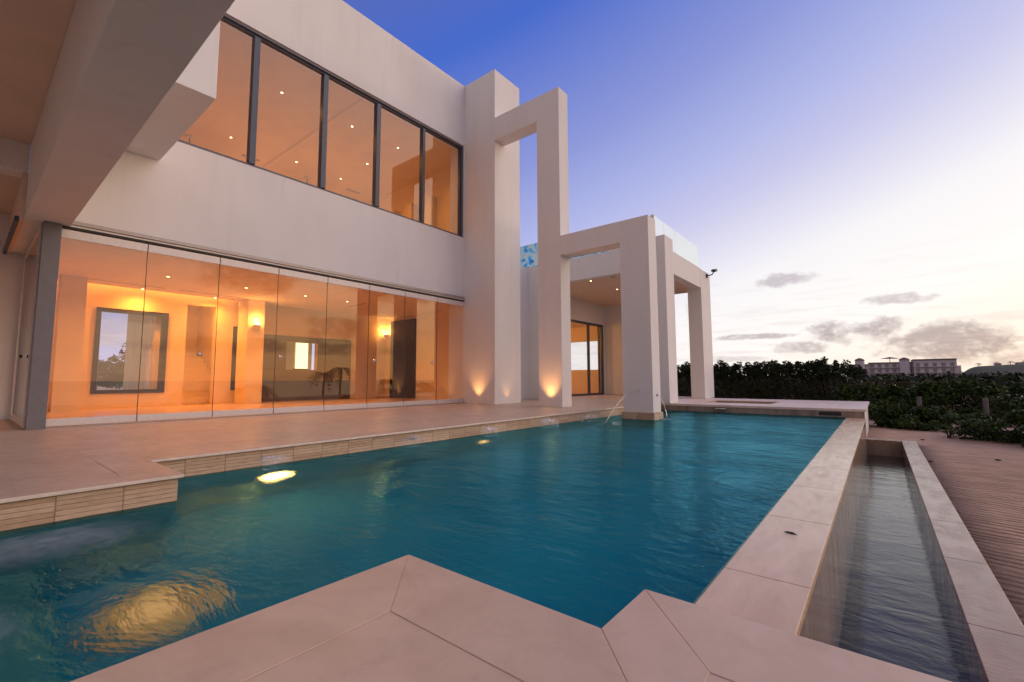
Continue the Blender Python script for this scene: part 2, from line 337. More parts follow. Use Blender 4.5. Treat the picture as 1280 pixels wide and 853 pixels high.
# ------------------------------------------------------------------ mesh helpers
class MB:
    def __init__(s): s.bm = bmesh.new()
    def box(s, x0, x1, y0, y1, z0, z1):
        v = [s.bm.verts.new((x, y, z)) for x in (min(x0, x1), max(x0, x1)) for y in (min(y0, y1), max(y0, y1)) for z in (min(z0, z1), max(z0, z1))]
        for f in ((0, 1, 3, 2), (4, 6, 7, 5), (0, 4, 5, 1), (2, 3, 7, 6), (0, 2, 6, 4), (1, 5, 7, 3)): s.bm.faces.new([v[i] for i in f])
        return s
    def prism(s, pts, z0, z1):
        a = [s.bm.verts.new((x, y, z0)) for x, y in pts]; b = [s.bm.verts.new((x, y, z1)) for x, y in pts]
        s.bm.faces.new(b); s.bm.faces.new(a[::-1]); n = len(pts)
        for i in range(n): s.bm.faces.new((a[i], a[(i+1) % n], b[(i+1) % n], b[i]))
        return s
    def tube(s, pts, rad, k=8, cap=True):
        pts = [Vector(p) for p in pts]; rads = rad if isinstance(rad, (list, tuple)) else [rad]*len(pts); rings = []
        for i, p in enumerate(pts):
            d = (pts[min(i+1, len(pts)-1)]-pts[max(i-1, 0)]).normalized()
            a = d.orthogonal().normalized() if abs(d.z) > .95 else d.cross(Vector((0, 0, 1))).normalized(); b = d.cross(a)
            rings.append([s.bm.verts.new(p+(a*math.cos(2*PI*j/k)+b*math.sin(2*PI*j/k))*rads[i]) for j in range(k)])
        for i in range(len(rings)-1):
            for j in range(k): s.bm.faces.new((rings[i][j], rings[i][(j+1) % k], rings[i+1][(j+1) % k], rings[i+1][j]))
        if cap: s.bm.faces.new(rings[0][::-1]); s.bm.faces.new(rings[-1])
        return s
    def build(s, name, mat, parent=None, bevel=0, smooth=False):
        bmesh.ops.recalc_face_normals(s.bm, faces=s.bm.faces)
        me = bpy.data.meshes.new(name); s.bm.to_mesh(me); s.bm.free()
        me.materials.append(M[mat] if isinstance(mat, str) else mat)
        if smooth:
            for p in me.polygons: p.use_smooth = True
        o = bpy.data.objects.new(name, me); C.objects.link(o)
        if parent is not None: o.parent = parent; o.matrix_parent_inverse = parent.matrix_world.inverted() if False else Matrix.Translation(-world_loc(parent))
        if bevel:
            b = o.modifiers.new('bevel', 'BEVEL'); b.width = bevel; b.segments = 2; b.limit_method = 'ANGLE'
        return o
def world_loc(o):
    v = Vector((0, 0, 0))
    while o is not None: v += Vector(o.location); o = o.parent if False else None
    return v
def tag(o, label=None, cat=None, group=None, kind=None):
    if label: o['label'] = label
    if cat: o['category'] = cat
    if group: o['group'] = group
    if kind: o['kind'] = kind
    return o
def empty(name, loc=(0, 0, 0)):
    o = bpy.data.objects.new(name, None); o.location = loc; o.empty_display_size = .2; C.objects.link(o); return o
def struct(name, mb, mat, label, bevel=0, kind='structure'):
    return tag(mb.build(name, mat, None, bevel), label, name.replace('_', ' '), None, kind)
def light(name, kind, loc, energy, color, parent=None, **kw):
    d = bpy.data.lights.new(name, kind); d.energy = energy; d.color = color
    for k, v in kw.items(): setattr(d, k, v)
    o = bpy.data.objects.new(name, d); C.objects.link(o); o.location = loc
    if parent is not None: o.parent = parent; o.matrix_parent_inverse = Matrix.Translation(-world_loc(parent))
    return o

# ================================================================== GROUND, SEA, HILL
def grid_mesh(name, xs, ys, zf, mat, label, cat):
    bm = bmesh.new(); vs = [[bm.verts.new((x, y, zf(x, y))) for y in ys] for x in xs]
    for i in range(len(xs)-1):
        for j in range(len(ys)-1): bm.faces.new((vs[i][j], vs[i+1][j], vs[i+1][j+1], vs[i][j+1]))
    bmesh.ops.recalc_face_normals(bm, faces=bm.faces)
    me = bpy.data.meshes.new(name); bm.to_mesh(me); bm.free(); me.materials.append(M[mat])
    for p in me.polygons: p.use_smooth = True
    o = bpy.data.objects.new(name, me); C.objects.link(o); return tag(o, label, cat, None, 'structure')
def sm(a, b, x):
    k = min(1, max(0, (x-a)/(b-a))); return k*k*(3-2*k)
def ground_z(x, y):
    z = -.63 + .03*mnoise.noise(Vector((x*.5, y*.5, 0)))*sm(9, 14, abs(y)+abs(x)*.4)
    z -= 5.5*sm(14, 34, x-.18*max(y, 0))
    if -18 < x < .6 and -9 < y < 18: z = -1.9 if (x < .45 and y < 11.6 or x < -.35 and y < 16) else z
    return z
gx = [-3000, -1200, -500, -250, -120, -60, -35, -25, -18.5, -18, -14, -9, -5, -2, -.4, -.3, .2, .44, .5, .8, 1.2, 1.8, 2.6, 3.6, 5, 7, 9.5, 12, 15, 18, 22, 26, 30, 36, 45, 60, 80, 110, 150, 200, 300, 500, 1000, 3000]
gy = [-3000, -1000, -300, -100, -50, -25, -14, -9.2, -9, -4, 0, 2, 4, 6, 8, 10, 11.5, 11.62, 11.9, 12.5, 14, 15.9, 16.1, 17.9, 18.1, 20, 23, 27, 32, 40, 55, 80, 120, 180, 250, 350, 500, 900, 3000]
grid_mesh('ground', gx, gy, ground_z, 'sand', 'raked pinkish beige sand running from the overflow trough out to the bushes', 'ground')
grid_mesh('sea', [12, 40, 100, 300, 1000, 5500], [-5500, -1000, -200, 0, 100, 300, 1000, 5500], lambda x, y: -3.2, 'sea', 'dark calm sea beyond the beach seen mirrored in the glass', 'sea')
def hill_z(x, y):
    r = x/y
    top = 6.0*sm(.085, .12, r)*(1-.25*sm(.2, .5, r)) + .8*mnoise.noise(Vector((x*.05, y*.02, 2)))*sm(.08, .14, r)
    return -1.2 + (top+1.2)*sm(180, 300, y)*(1-sm(420, 600, y))
grid_mesh('hill', [5+3*i for i in range(70)], [180+12*i for i in range(36)], hill_z, 'hill', 'low dark scrub covered ridge right of the distant hotel', 'hill')

# ================================================================== POOL
WZ = -.18
FL = -1.42
IX0, IX1 = -.58, -.262         # infinity wall
pb = MB()      # basin: floor and walls below the water
pb.box(-4.9, -.262, -6.3, 11.98, FL-.15, FL)
basin = empty('swimming_pool', (-2.5, 5, WZ)); tag(basin, 'large teal swimming pool with an infinity edge along its right side', 'pool')
pb.build('pool_floor', 'pool_in', basin)
MB().box(-4.9, -4.72, 1.03, 11.98, FL, -.26).box(-4.7, -3.84, .85, .99, FL, -.26).box(-4.0, -3.84, -6.2, .85, FL, -.26).box(-1.38, -.62, .9, 1.085, FL, -.26)\
    .box(-1.38, -1.2, -6.2, .9, FL, -.26).box(-4.0, -1.2, -6.35, -6.2, FL, -.26).box(-.62, -.45, 1.0, 1.37, FL, -.26).build('pool_wall', 'pool_in', basin)
MB().box(-4.72, -.6, 11.93, 12.05, FL, -.26).build('pool_wall', 'pool_in', basin)
MB().box(-3.835, -1.385, -6.2, .36, FL, -.98).build('bathing_ledge', 'ledge', basin, .01)
wb = MB(); wb.prism([(-4.71, .995), (-3.835, .995), (-3.835, -6.2), (-1.385, -6.2), (-1.385, 1.09), (-.61, 1.09), (-.61, 1.37), (-.581, 1.37), (-.581, 11.905), (-4.71, 11.905)], WZ-.004, WZ)
# single sheet of water
wf = bmesh.new(); wv = [wf.verts.new((x, y, WZ)) for x, y in [(-4.715, 1.02), (-3.83, 1.02), (-3.83, -6.2), (-1.37, -6.2), (-1.37, 1.10), (-.6, 1.10), (-.6, 1.385), (-.575, 1.385), (-.575, 11.92), (-4.715, 11.92)]]
wf.faces.new(wv); wb.bm.free(); wb.bm = wf; ws = wb.build('water', 'water', None); tag(ws, 'wind-rippled teal pool water between the deck and the infinity edge', 'water', None, 'structure')
for p in ws.data.polygons:
    if p.normal.z < 0: p.flip()
# band tiles above and just below water line
bd = MB(); bd.box(-4.9, -4.70, 1.013, 11.93, -.26, -.022).box(-4.70, -3.823, .85, 1.013, -.26, -.022).box(-4.0, -3.823, -6.2, .85, -.26, -.022)
bd.build('tile_band', 'band', basin)
bd = MB().box(-1.38, -1.2, -6.2, .9, -.26, -.045).box(-1.38, -.62, .9, 1.085, -.26, -.045).box(-.62, -.45, .9, 1.37, -.26, -.045); bd.build('tile_band', 'band', basin)
# infinity wall: slabs on top, stone outside face
iw = empty('infinity_wall', (-.42, 6, FL)); tag(iw, 'long low infinity edge wall with pale marble slabs between pool and trough', 'pool wall')
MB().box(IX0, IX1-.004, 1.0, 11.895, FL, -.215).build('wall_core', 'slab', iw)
ys = [1.02, 1.21, 2.19, 3.18, 4.17, 5.16, 6.15, 7.14, 8.13, 9.12, 10.11, 11.1, 11.893]
for a, b in zip(ys[:-1], ys[1:]): MB().box(IX0-.006, IX1+.006, a+.0006, b-.0006, -.215, WZ-.001).build('top_slab', 'marble', iw, .004)
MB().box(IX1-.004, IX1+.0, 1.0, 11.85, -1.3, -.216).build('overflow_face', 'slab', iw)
# overflow trough
TZ, TK = -.86, -.56
tr = empty('overflow_trough', (0, 6, TZ)); tag(tr, 'long narrow overflow trough below the infinity edge with a wet stone kerb', 'trough')
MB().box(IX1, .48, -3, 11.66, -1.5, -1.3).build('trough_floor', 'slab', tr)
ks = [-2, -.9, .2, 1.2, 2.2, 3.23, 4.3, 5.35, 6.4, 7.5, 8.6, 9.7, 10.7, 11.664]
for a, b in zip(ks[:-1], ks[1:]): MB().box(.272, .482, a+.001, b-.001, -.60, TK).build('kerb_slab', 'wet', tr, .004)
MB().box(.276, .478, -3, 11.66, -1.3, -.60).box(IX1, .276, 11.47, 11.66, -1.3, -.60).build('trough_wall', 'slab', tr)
MB().box(IX1+.002, .271, 11.465, 11.664, -.60, TK).build('kerb_slab', 'wet', tr, .004)
tw = bmesh.new(); tw.faces.new([tw.verts.new(v) for v in ((IX1, -3, TZ), (.276, -3, TZ), (.276, 11.47, TZ), (IX1, 11.47, TZ))]); tb = MB(); tb.bm.free(); tb.bm = tw
o = tb.build('trough_water', 'water2', None); tag(o, 'grey reflective water filling the narrow overflow trough', 'water', None, 'structure')
for p in o.data.polygons:
    if p.normal.z < 0: p.flip()

# ================================================================== DECKS
dk = MB()
dk.prism([(-12.2, -6), (-4.10, -6), (-4.10, .745), (-4.99, .745), (-4.99, 11.9), (-4.99, 16.9), (-9.06, 16.9), (-9.06, .95), (-12.2, .95)], -.5, -.001)
struct('terrace', dk, 'deck', 'wide pinkish limestone terrace paving between the house and the pool')
cp = empty('house_side_coping', (-4.4, 3, 0)); tag(cp, 'pale bullnosed coping along the house side of the pool with a stepped corner', 'coping')
MB().prism([(-4.098, -6), (-3.80, -6), (-3.80, 1.036), (-4.098, .747)], -.022, .001).build('coping_slab', 'deck', cp, .002)
MB().prism([(-4.098, .747), (-3.80, 1.036), (-4.675, 1.036), (-4.988, .747)], -.022, .001).build('coping_slab', 'deck', cp, .002)
for a, b in ((1.036, 3.1), (3.1, 5.2), (5.2, 7.3), (7.3, 9.4), (9.4, 11.89)):
    MB().prism([(-4.675, a+.001), (-4.675, b-.001), (-4.988, b-.001), (-4.988, (a if a > 2 else .747)+.001)], -.022, .001).build('coping_slab', 'deck', cp, .002)
MB().box(-4.676, -4.668, 1.03, 11.89, -.022, -.001).box(-3.802, -3.794, -6, 1.036, -.022, -.001).box(-4.67, -3.796, 1.034, 1.042, -.022, -.001).build('coping_edge', 'edge', cp, .003)
# near terrace corner with mitred coping
nd = MB().prism([(-1.104, -6), (3.2, -6), (3.2, 1.094), (-.33, 1.094), (-.33, .811), (-1.104, .811)], -.5, -.001)
nd = struct('near_terrace', nd, 'coping', 'pinkish limestone paving in the foreground beside the stepped pool corner')
nc = empty('near_coping', (-1, 1, 0)); tag(nc, 'wide smooth pinkish coping slabs with mitred corners in the foreground', 'coping')
g = .0007
MB().prism([(-1.103, -6), (-1.103, .811), (-.332, .811), (-.332, 1.094), (3.2, 1.094), (3.2, 1.38), (-.6, 1.38), (-.6, 1.10), (-1.393, 1.10), (-1.393, -6)], -.044, -.0006).build('grout_bed', 'grout', nc)
MB().prism([(-1.106-g, -6), (-1.106-g, .812-g), (-1.397, 1.103), (-1.397, -6)], -.045, .001).build('coping_slab', 'coping', nc, .0008)
MB().prism([(-1.106+g, .812+g), (-.62, .812+g), (-.329, .812+g), (-.602+g, 1.103), (-1.397+2*g, 1.103)], -.045, .001).build('coping_slab', 'coping', nc, .0008)
MB().prism([(-.329+g, .812+2*g), (-.329+g, 1.095), (-.6+g, 1.384), (-.6+g, 1.103+2*g)], -.045, .001).build('coping_slab', 'coping', nc, .0008)
MB().prism([(-.329+2*g, 1.095+g), (.75, 1.095+g), (.75, 1.386), (-.6+3*g, 1.386)], -.045, .001).build('coping_slab', 'coping', nc, .0008)
MB().prism([(.752, 1.095+g), (3.2, 1.095+g), (3.2, 1.386), (.752, 1.386)], -.045, .001).build('coping_slab', 'coping', nc, .0008)

# spa platform at the far end
sp = empty('spa_platform', (-2.4, 14, 0)); tag(sp, 'raised pale stone platform with a sunken spa across the far pool end', 'platform')
top = [(-4.98, -3.85, 11.9, 16.0), (-3.85, -2.15, 11.9, 13.05), (-3.85, -2.15, 14.45, 16.0), (-2.15, -.24, 11.9, 16.0)]
pm = MB()
for a, b, c, d in top: pm.box(a, b, c, d, -.05, 0)
pm.build('platform_top', 'platform', sp)
MB().box(-4.98, -3.85, 11.93, 15.97, -.6, -.05).box(-3.85, -2.15, 11.93, 13.05, -.6, -.05).box(-3.85, -2.15, 14.45, 15.97, -.6, -.05).box(-2.15, -.27, 11.93, 15.97, -1.2, -.05).box(-3.85, -2.15, 13.05, 14.45, -.6, -.5).build('platform_body', 'wall', sp)
MB().box(-4.72, -.27, 11.915, 11.93, -.26, -.052).build('tile_band', 'slab', sp)
MB().box(-3.80, -2.20, 13.10, 14.40, -.14, -.11).build('spa_water', 'water2', sp)
MB().box(-3.85, -3.80, 13.05, 14.45, -.3, -.004).box(-2.20, -2.15, 13.05, 14.45, -.3, -.004).box(-3.80, -2.20, 14.40, 14.45, -.3, -.004).box(-3.80, -2.20, 13.05, 13.10, -.3, -.004).build('spa_lining', 'band', sp)
MB().box(-1.06, -.66, 11.905, 11.916, -.15, -.075).build('skimmer_slot', 'black', sp)
MB().box(-3.16, -2.92, 11.80, 11.917, -.10, -.075).build('spout', 'steel', sp, .004)

# ================================================================== HOUSE
FX = -8.964
H = empty('house', (-11, 5, 0)); tag(H, 'white modern two storey house with glowing glass walls facing the pool', 'house')
def hp(mb, name, mat='wall', bevel=.006, parent=None): return mb.build(name, mat, parent or H, bevel)
PY0 = 9.075  # tower start on the facade
WY0, WY1, WZ0, WZ1 = 1.87, 8.85, 4.685, 7.41
# facade
hp(MB().box(FX-.35, FX, .86, PY0-.2, 2.97, WZ0).box(FX-.35, FX, WY1, PY0-.2, WZ0, WZ1).box(FX-.35, FX, 1.0, PY0-.2, WZ1, 9.24), 'facade_wall')
hp(MB().box(FX-.6, FX-.35, 1.0, PY0-.2, 7.62, 9.2), 'parapet')
# upper wing that juts out over the terrace
hp(MB().box(FX+.001, -6.40, -6, 1.868, 4.25, 9.24).box(FX-.35, FX, -6, .999, 4.25, 9.24), 'upper_wing')
# terrace roof with its edge beam
hp(MB().box(-12.2, -1.5, -6, .44, 3.93, 4.24), 'terrace_roof', 'ceiling')
hp(MB().box(FX-.02, -1.5, .44, .888, 2.87, 4.245), 'roof_beam')
hp(MB().box(FX-.35, FX, -6, .438, 3.53, 3.929), 'ceiling_header')
hp(MB().box(-12.2, FX-.351, -6, .438, 3.53, 3.60), 'lower_ceiling', 'ceiling')
hp(MB().box(-11.5, FX-.021, .44, .86, 2.87, 3.528), 'side_header')
hp(MB().box(-11.85, -9.0, .350, .392, 2.82, 2.90), 'side_track', 'frame', 0)
hp(MB().box(-11.85, -9.0, .392, .438, 2.845, 3.528), 'side_track_soffit', 'ceiling', 0)
hp(MB().box(-14.7, -11.5, -6, .64, 0.0, 3.53), 'side_wall')
hp(MB().box(-14.7, -11.5, .64, .78, 0.0, 2.93), 'inside_wall', 'inner')
hp(MB().box(FX-.06, FX+.10, .615, .80, 0.0, 2.87), 'corner_post', 'grey', .004)
# side glazed doors, seen almost edge on
sdr = MB().box(-11.5, -9.05, .60, .64, .02, .10).box(-11.5, -9.05, .60, .64, 2.78, 2.868)
for x in (-11.45, -9.12): sdr.box(x-.03, x+.03, .602, .638, .1, 2.78)
sdr = sdr.build('side_door', 'alu', H)
MB().box(-11.5, -9.05, .614, .626, .1, 2.78).build('pane', 'sidepane', sdr)
MB().tube([(-9.95, .59, 1.02), (-9.95, .56, 1.02)], .022, 12).build('door_latch', 'black', sdr)

# ground floor folding glass wall
hp(MB().box(FX-.02, FX+.055, .89, PY0-.203, 2.905, 2.935).box(FX-.02, FX+.02, .89, PY0-.203, 2.935, 2.968), 'door_fascia', 'track', .002)
hp(MB().box(FX-.06, FX+.03, .80, PY0-.203, 2.872, 2.902), 'door_track', 'alu', .002)
hp(MB().box(FX-.06, FX+.03, .80, PY0-.203, 2.84, 2.872), 'door_track_shadow', 'seal', 0)
hp(MB().box(FX-.08, FX+.05, .80, PY0-.203, 0.0, .012), 'door_sill', 'track', 0)
joints = [.80, 1.79, 2.81, 3.82, 4.826, 5.84, 6.845, 7.89, PY0-.21]
for i, (a, b) in enumerate(zip(joints[:-1], joints[1:])):
    d = MB().box(FX-.022, FX+.018, a+.006, b-.006, .022, .125).build('folding_door', 'alu', H, .003)
    MB().box(FX-.022, FX+.018, a+.006, b-.006, 2.70, 2.825).build('top_rail', 'alu', d, .003)
    MB().box(FX-.008, FX+.004, a+.005, b-.005, .125, 2.70).build('pane', 'pane', d)
    if i in (0, 1, 3, 5, 6):
        yy = {0: b-.22, 1: a+.78, 3: a+.10, 5: a+.17, 6: b-.16}[i]
        MB().tube([(FX+.004, yy, 1.09), (FX+.03, yy, 1.09)], [.038, .03], 16).tube([(FX+.03, yy, 1.09), (FX+.055, yy, 1.09)], .017, 12).build('handle', 'steel', d, 0, True)
for y in joints[1:-1]:
    hp(MB().box(FX-.01, FX+.006, y-.003, y+.003, .03, 2.83), 'glass_seal', 'seal', 0)

# upstairs window band
wf_ = MB().box(FX-.16, FX-.08, WY0, WY1, WZ0, WZ0+.07).box(FX-.16, FX-.08, WY0, WY1, WZ1-.09, WZ1).box(FX-.16, FX-.08, WY1-.09, WY1, WZ0+.07, WZ1-.09)
wf_ = wf_.build('upper_window', 'frame', H, .003)
MB().box(FX-.079, FX-.03, WY0, WY1, WZ1-.045, WZ1).box(FX-.079, FX-.02, WY1-.03, WY1, WZ0, WZ1-.045).build('outer_trim', 'grey', wf_)
MB().box(FX-.079, FX+.004, WY0, WY1, WZ0-.006, WZ0+.014).build('sill', 'grey', wf_, .003)
mul = [3.275, 4.684, 6.031, 7.425]
for y in mul:
    wdt = .055 if y < 7 else .04
    MB().box(FX-.20, FX-.05, y-wdt, y+wdt, WZ0+.07, WZ1-.09).build('mullion', 'frame', wf_, .003)
ed = [WY0]+mul+[WY1-.08]
for a, b in zip(ed[:-1], ed[1:]): MB().box(FX-.125, FX-.115, a+.03, b-.03, WZ0+.06, WZ1-.08).build('pane', 'upane', wf_)

# ------- inside, ground floor
CZ = 2.93
hp(MB().box(-18, FX-.09, .78, 10.4, -.3, -.002), 'inside_floor', 'floor_in', 0)
hp(MB().box(-14.2, FX-.351, .78, 10.35, CZ, CZ+.2), 'inside_ceiling', 'inner', 0)
hp(MB().box(-18, -14.2, .78, 10.35, CZ+.30, CZ+.5), 'inside_ceiling', 'inner', 0)
# back wall with a square window hole, a grey panel and an opening to the stair
hp(MB().box(-14.7, -14.5, .78, 2.074, 0, 3.2).box(-14.7, -14.5, 2.074, 3.357, 0, .41).box(-14.7, -14.5, 2.074, 3.357, 2.353, 3.2).box(-14.7, -14.5, 3.357, 3.83, 0, 3.2)
   .box(-14.7, -14.5, 3.83, 4.52, 2.72, 3.2).box(-14.7, -14.5, 4.52, 4.97, 0, 3.2).box(-14.7, -14.5, 4.97, 5.38, 0, .36).box(-14.7, -14.5, 4.97, 5.38, 2.22, 3.2).box(-14.7, -14.5, 5.38, 6.50, 0, 3.2)
   .box(-14.7, -14.5, 6.50, 7.53, 0, .98).box(-14.7, -14.5, 6.50, 7.53, 1.87, 3.2).box(-14.7, -14.5, 7.53, 10.3, 0, 3.2), 'inside_wall', 'inner', 0)
hp(MB().box(-14.499, -14.47, 5.83, 6.50, 0, 2.05).box(-14.499, -14.47, 7.53, 8.75, 0, 2.05).box(-14.499, -14.47, 6.50, 7.53, 0, .98).box(-14.499, -14.47, 6.50, 7.53, 1.87, 2.05), 'grey_panel', 'screen', 0)
hp(MB().box(-16.3, -16.2, 5.9, 8.2, 0, 3.2), 'inside_wall', 'inner', 0)
hp(MB().box(-16.19, -16.17, 6.98+.62, 7.42+.62, .9, 2.2), 'lit_window', 'backlit', 0)
hp(MB().box(-14.65, -14.55, 6.8, 7.25, .98, 1.02), 'shelf', 'door_dark', 0)
bw = MB().box(-14.62, -14.46, 2.0, 2.09, .34, 2.42).box(-14.62, -14.46, 3.30, 3.42, .34, 2.42).box(-14.62, -14.46, 2.09, 3.30, .34, .43).box(-14.62, -14.46, 2.09, 3.30, 2.33, 2.42).build('back_window', 'black', H)
MB().box(-14.56, -14.55, 2.09, 3.30, .43, 2.33).build('pane', 'sidepane', bw)
MB().box(-15.3, -15.0, 3.18, 3.36, 0, 3.2).build('outer_pier', 'wall', H)
# tall dark slot window between stair and panel
hp(MB().box(-14.68, -14.60, 4.97, 5.38, .36, 2.22), 'slot_window', 'door_dark', 0)
light('stair_fill', 'POINT', (-15.6, 4.1, 2.9), 26, (1, .40, .08), H, shadow_soft_size=.08)  # unseen fill light added to brighten the dark stair opening
# stair hall behind
hp(MB().box(-17.9, -17.7, 3.2, 5.2, 0, 3.2).box(-17.7, -14.7, 3.2, 3.35, 0, 3.2).box(-17.7, -14.7, 5.0, 5.15, 0, 3.2), 'inside_wall', 'inner', 0)
st = MB()
for k in range(9): st.box(-17.6, -14.9-.28*k, 3.36, 4.99, .17*k, .17*(k+1))
hp(st, 'stair', 'inner', .01)
hp(MB().box(-14.3, -13.6, 5.02, 5.46, 0, CZ-.002), 'inside_pier', 'inner', 0)
hp(MB().box(-14.0, -13.45, 1.27, 1.68, 0, CZ-.002), 'inside_pier', 'inner', 0)
hp(MB().box(-14.49, FX-.36, 10.2, 10.35, 0, 3.2), 'inside_wall', 'inner', 0)
hp(MB().box(-14.05, -12.67, 10.10, 10.198, 0, 2.82), 'inner_door', 'door_dark', .004)
for i, (x0, x1, y0, y1) in enumerate([(-13.62, -13.58, 1.65, 3.1), (-13.62, -13.58, 3.4, 4.9), (-12.9, -11.75, 7.54, 7.58)]):
    hp(MB().box(x0, x1, y0, y1, CZ-.004, CZ+.01), 'air_slot', 'black', 0)
hp(MB().box(-14.19, -14.16, .9, 4.9, CZ+.02, CZ+.26), 'cove_strip', 'cove', 0)
light('cove_light', 'AREA', (-14.3, 2.9, 3.12), 55, (1, .38, .06), H, shape='RECTANGLE', size=.3, size_y=4).rotation_euler = (PI, 0, 0)
# ------- inside, upstairs
hp(MB().box(-16.2, FX-.3, 1.0, 8.95, 4.25, 4.45), 'upper_floor', 'floor_in', 0)
hp(MB().box(-16.2, FX-.351, .9, 10.1, 7.55, 7.75), 'upper_ceiling', 'inner', 0)
hp(MB().box(-16.4, -16.2, .9, 9.9, 4.25, 7.75).box(-16.2, FX-.36, .8, .95, 4.25, 7.549).box(-16.2, FX-.36, 9.7, 9.9, 4.25, 7.549), 'inside_wall', 'inner', 0)
hp(MB().box(-16.1, FX-.4, 5.82, 6.0, 7.50, 7.549), 'ceiling_step', 'inner', 0)
pf = MB()
for x in (-10.1, -11.1, -12.1, -13.1): pf.box(x-.25, x, 9.45, 9.69, 4.45, 6.7)
hp(pf, 'inside_fin', 'inner', 0)
for (x, y, l) in [(-14.81, 5.32, .5), (-14.61, 8.72, .55)]:
    hp(MB().box(x-.03, x+.0, y-l/2, y+l/2, 7.545, 7.56).box(x+.06, x+.09, y-l/2, y+l/2, 7.545, 7.56), 'air_slot', 'black', 0)

def downlight(loc, label, energy, group, spot=False, col=(1, .58, .24)):
    x, y, z = loc
    o = MB().tube([(x, y, z-.006), (x, y, z+.012)], [.055, .06], 20).build('downlight', 'steel', None); 
    tag(o, label, 'downlight', group)
    MB().tube([(x, y, z-.010), (x, y, z-.0065)], .026, 16).build('bulb', 'lamp', o)
    if energy:
        light('downlight_beam', 'SPOT', (x, y, z-.03), energy, col, o, spot_size=R(165), spot_blend=.9, shadow_soft_size=.06)
    return o
gU = 'recessed downlights in the upstairs ceiling'
UL = [((-10.76, 4.49, 7.55), 'upstairs recessed downlight nearest the glass in the second window bay from the left'),
      ((-13.93, 4.48, 7.55), 'upstairs recessed downlight showing in the leftmost window bay'),
      ((-13.95, 6.35, 7.55), 'upstairs recessed downlight low in the second window bay, left of the pendant rod'),
      ((-10.77, 6.36, 7.55), 'upstairs recessed downlight highest in the third window bay'),
      ((-12.33, 7.85, 7.55), 'upstairs recessed downlight at the right side of the third window bay'),
      ((-13.97, 7.88, 7.55), 'upstairs recessed downlight lowest in the third window bay near the air slot'),
      ((-10.75, 7.86, 7.55), 'upstairs recessed downlight alone in the fourth window bay')]
for l, s in UL: downlight(l, s, 58, gU, col=(1, .40, .06))
gL = 'recessed downlights in the living room ceiling'
LL = [((-12.0, 2.78, CZ), 'living room recessed downlight in front of the dark framed back window'),
      ((-14.1, 2.77, CZ), 'living room recessed downlight just above the dark framed back window'),
      ((-12.0, 4.36, CZ), 'living room recessed downlight left of the tall wall lamp pier'),
      ((-14.1, 4.35, CZ), 'living room recessed downlight above the stair opening'),
      ((-11.95, 5.82, CZ), 'living room recessed downlight above the grey wall panel'),
      ((-11.9, 7.03, CZ), 'rightmost living room recessed downlight beside the slanting air slot')]
for l, s in LL: downlight(l, s, 125, gL, col=(1, .34, .05))
gP = 'recessed downlights under the balcony'
downlight((-6.88, 12.42, 3.74), 'recessed downlight under the balcony nearer the house wall', 22, gP)
downlight((-6.85, 14.2, 3.74), 'recessed downlight under the balcony nearer the pool pillar', 22, gP)
for (x, y, lb) in [(-14.77, 3.72, 'ceiling pendant rod showing at the left end of the upstairs window'), (-14.76, 7.1, 'ceiling pendant rod low in the second upstairs window bay')]:
    o = MB().tube([(x, y, 7.54), (x, y, 7.50)], [.12, .09], 16).build('pendant_lamp', 'alu'); tag(o, lb, 'pendant lamp', 'pendant lamps hanging upstairs')
    MB().tube([(x, y, 7.5), (x, y, 6.6)], .015, 8).build('rod', 'frame', o)
    MB().tube([(x, y, 6.6), (x, y, 6.45)], [.05, .2], 16).build('lamp_shade', 'alu', o)
    light('pendant_light', 'POINT', (x, y, 6.3), 28, (1, .42, .15), o, shadow_soft_size=.1)
def sconce(x, y, z, nx, ny, label):
    e = MB().tube([(x+nx*.05, y+ny*.05, z-.16), (x+nx*.09, y+ny*.09, z-.02), (x+nx*.10, y+ny*.10, z+.02)], [.02, .085, .09], 16).build('wall_lamp', 'alu', None, 0, True)
    tag(e, label, 'wall lamp', 'wall lamps in the living room')
    MB().tube([(x+nx*.10, y+ny*.10, z+.021), (x+nx*.10, y+ny*.10, z+.05)], [.08, .05], 16).build('bulb', 'sconce', e)
    light('wall_lamp_glow', 'POINT', (x+nx*.12, y+ny*.12, z+.13), 15, (1, .40, .08), e, shadow_soft_size=.06)
sconce(-13.6, 5.24, 2.2, 1, 0, 'glowing uplighter wall lamp on the pier left of the grey panel')
sconce(-14.35, 10.2, 2.34, 0, -1, 'glowing uplighter wall lamp left of the tall dark inner door')
# round lamp upstairs, right window bay
o = MB().tube([(-13.9, 9.44, 6.25), (-13.9, 9.36, 6.25)], .24, 28).build('round_lamp', 'alu'); tag(o, 'round glowing lamp on the end wall upstairs behind the rightmost panes', 'wall lamp')
MB().tube([(-13.9, 9.359, 6.25), (-13.9, 9.34, 6.25)], .22, 28).build('diffuser', 'backlit', o)

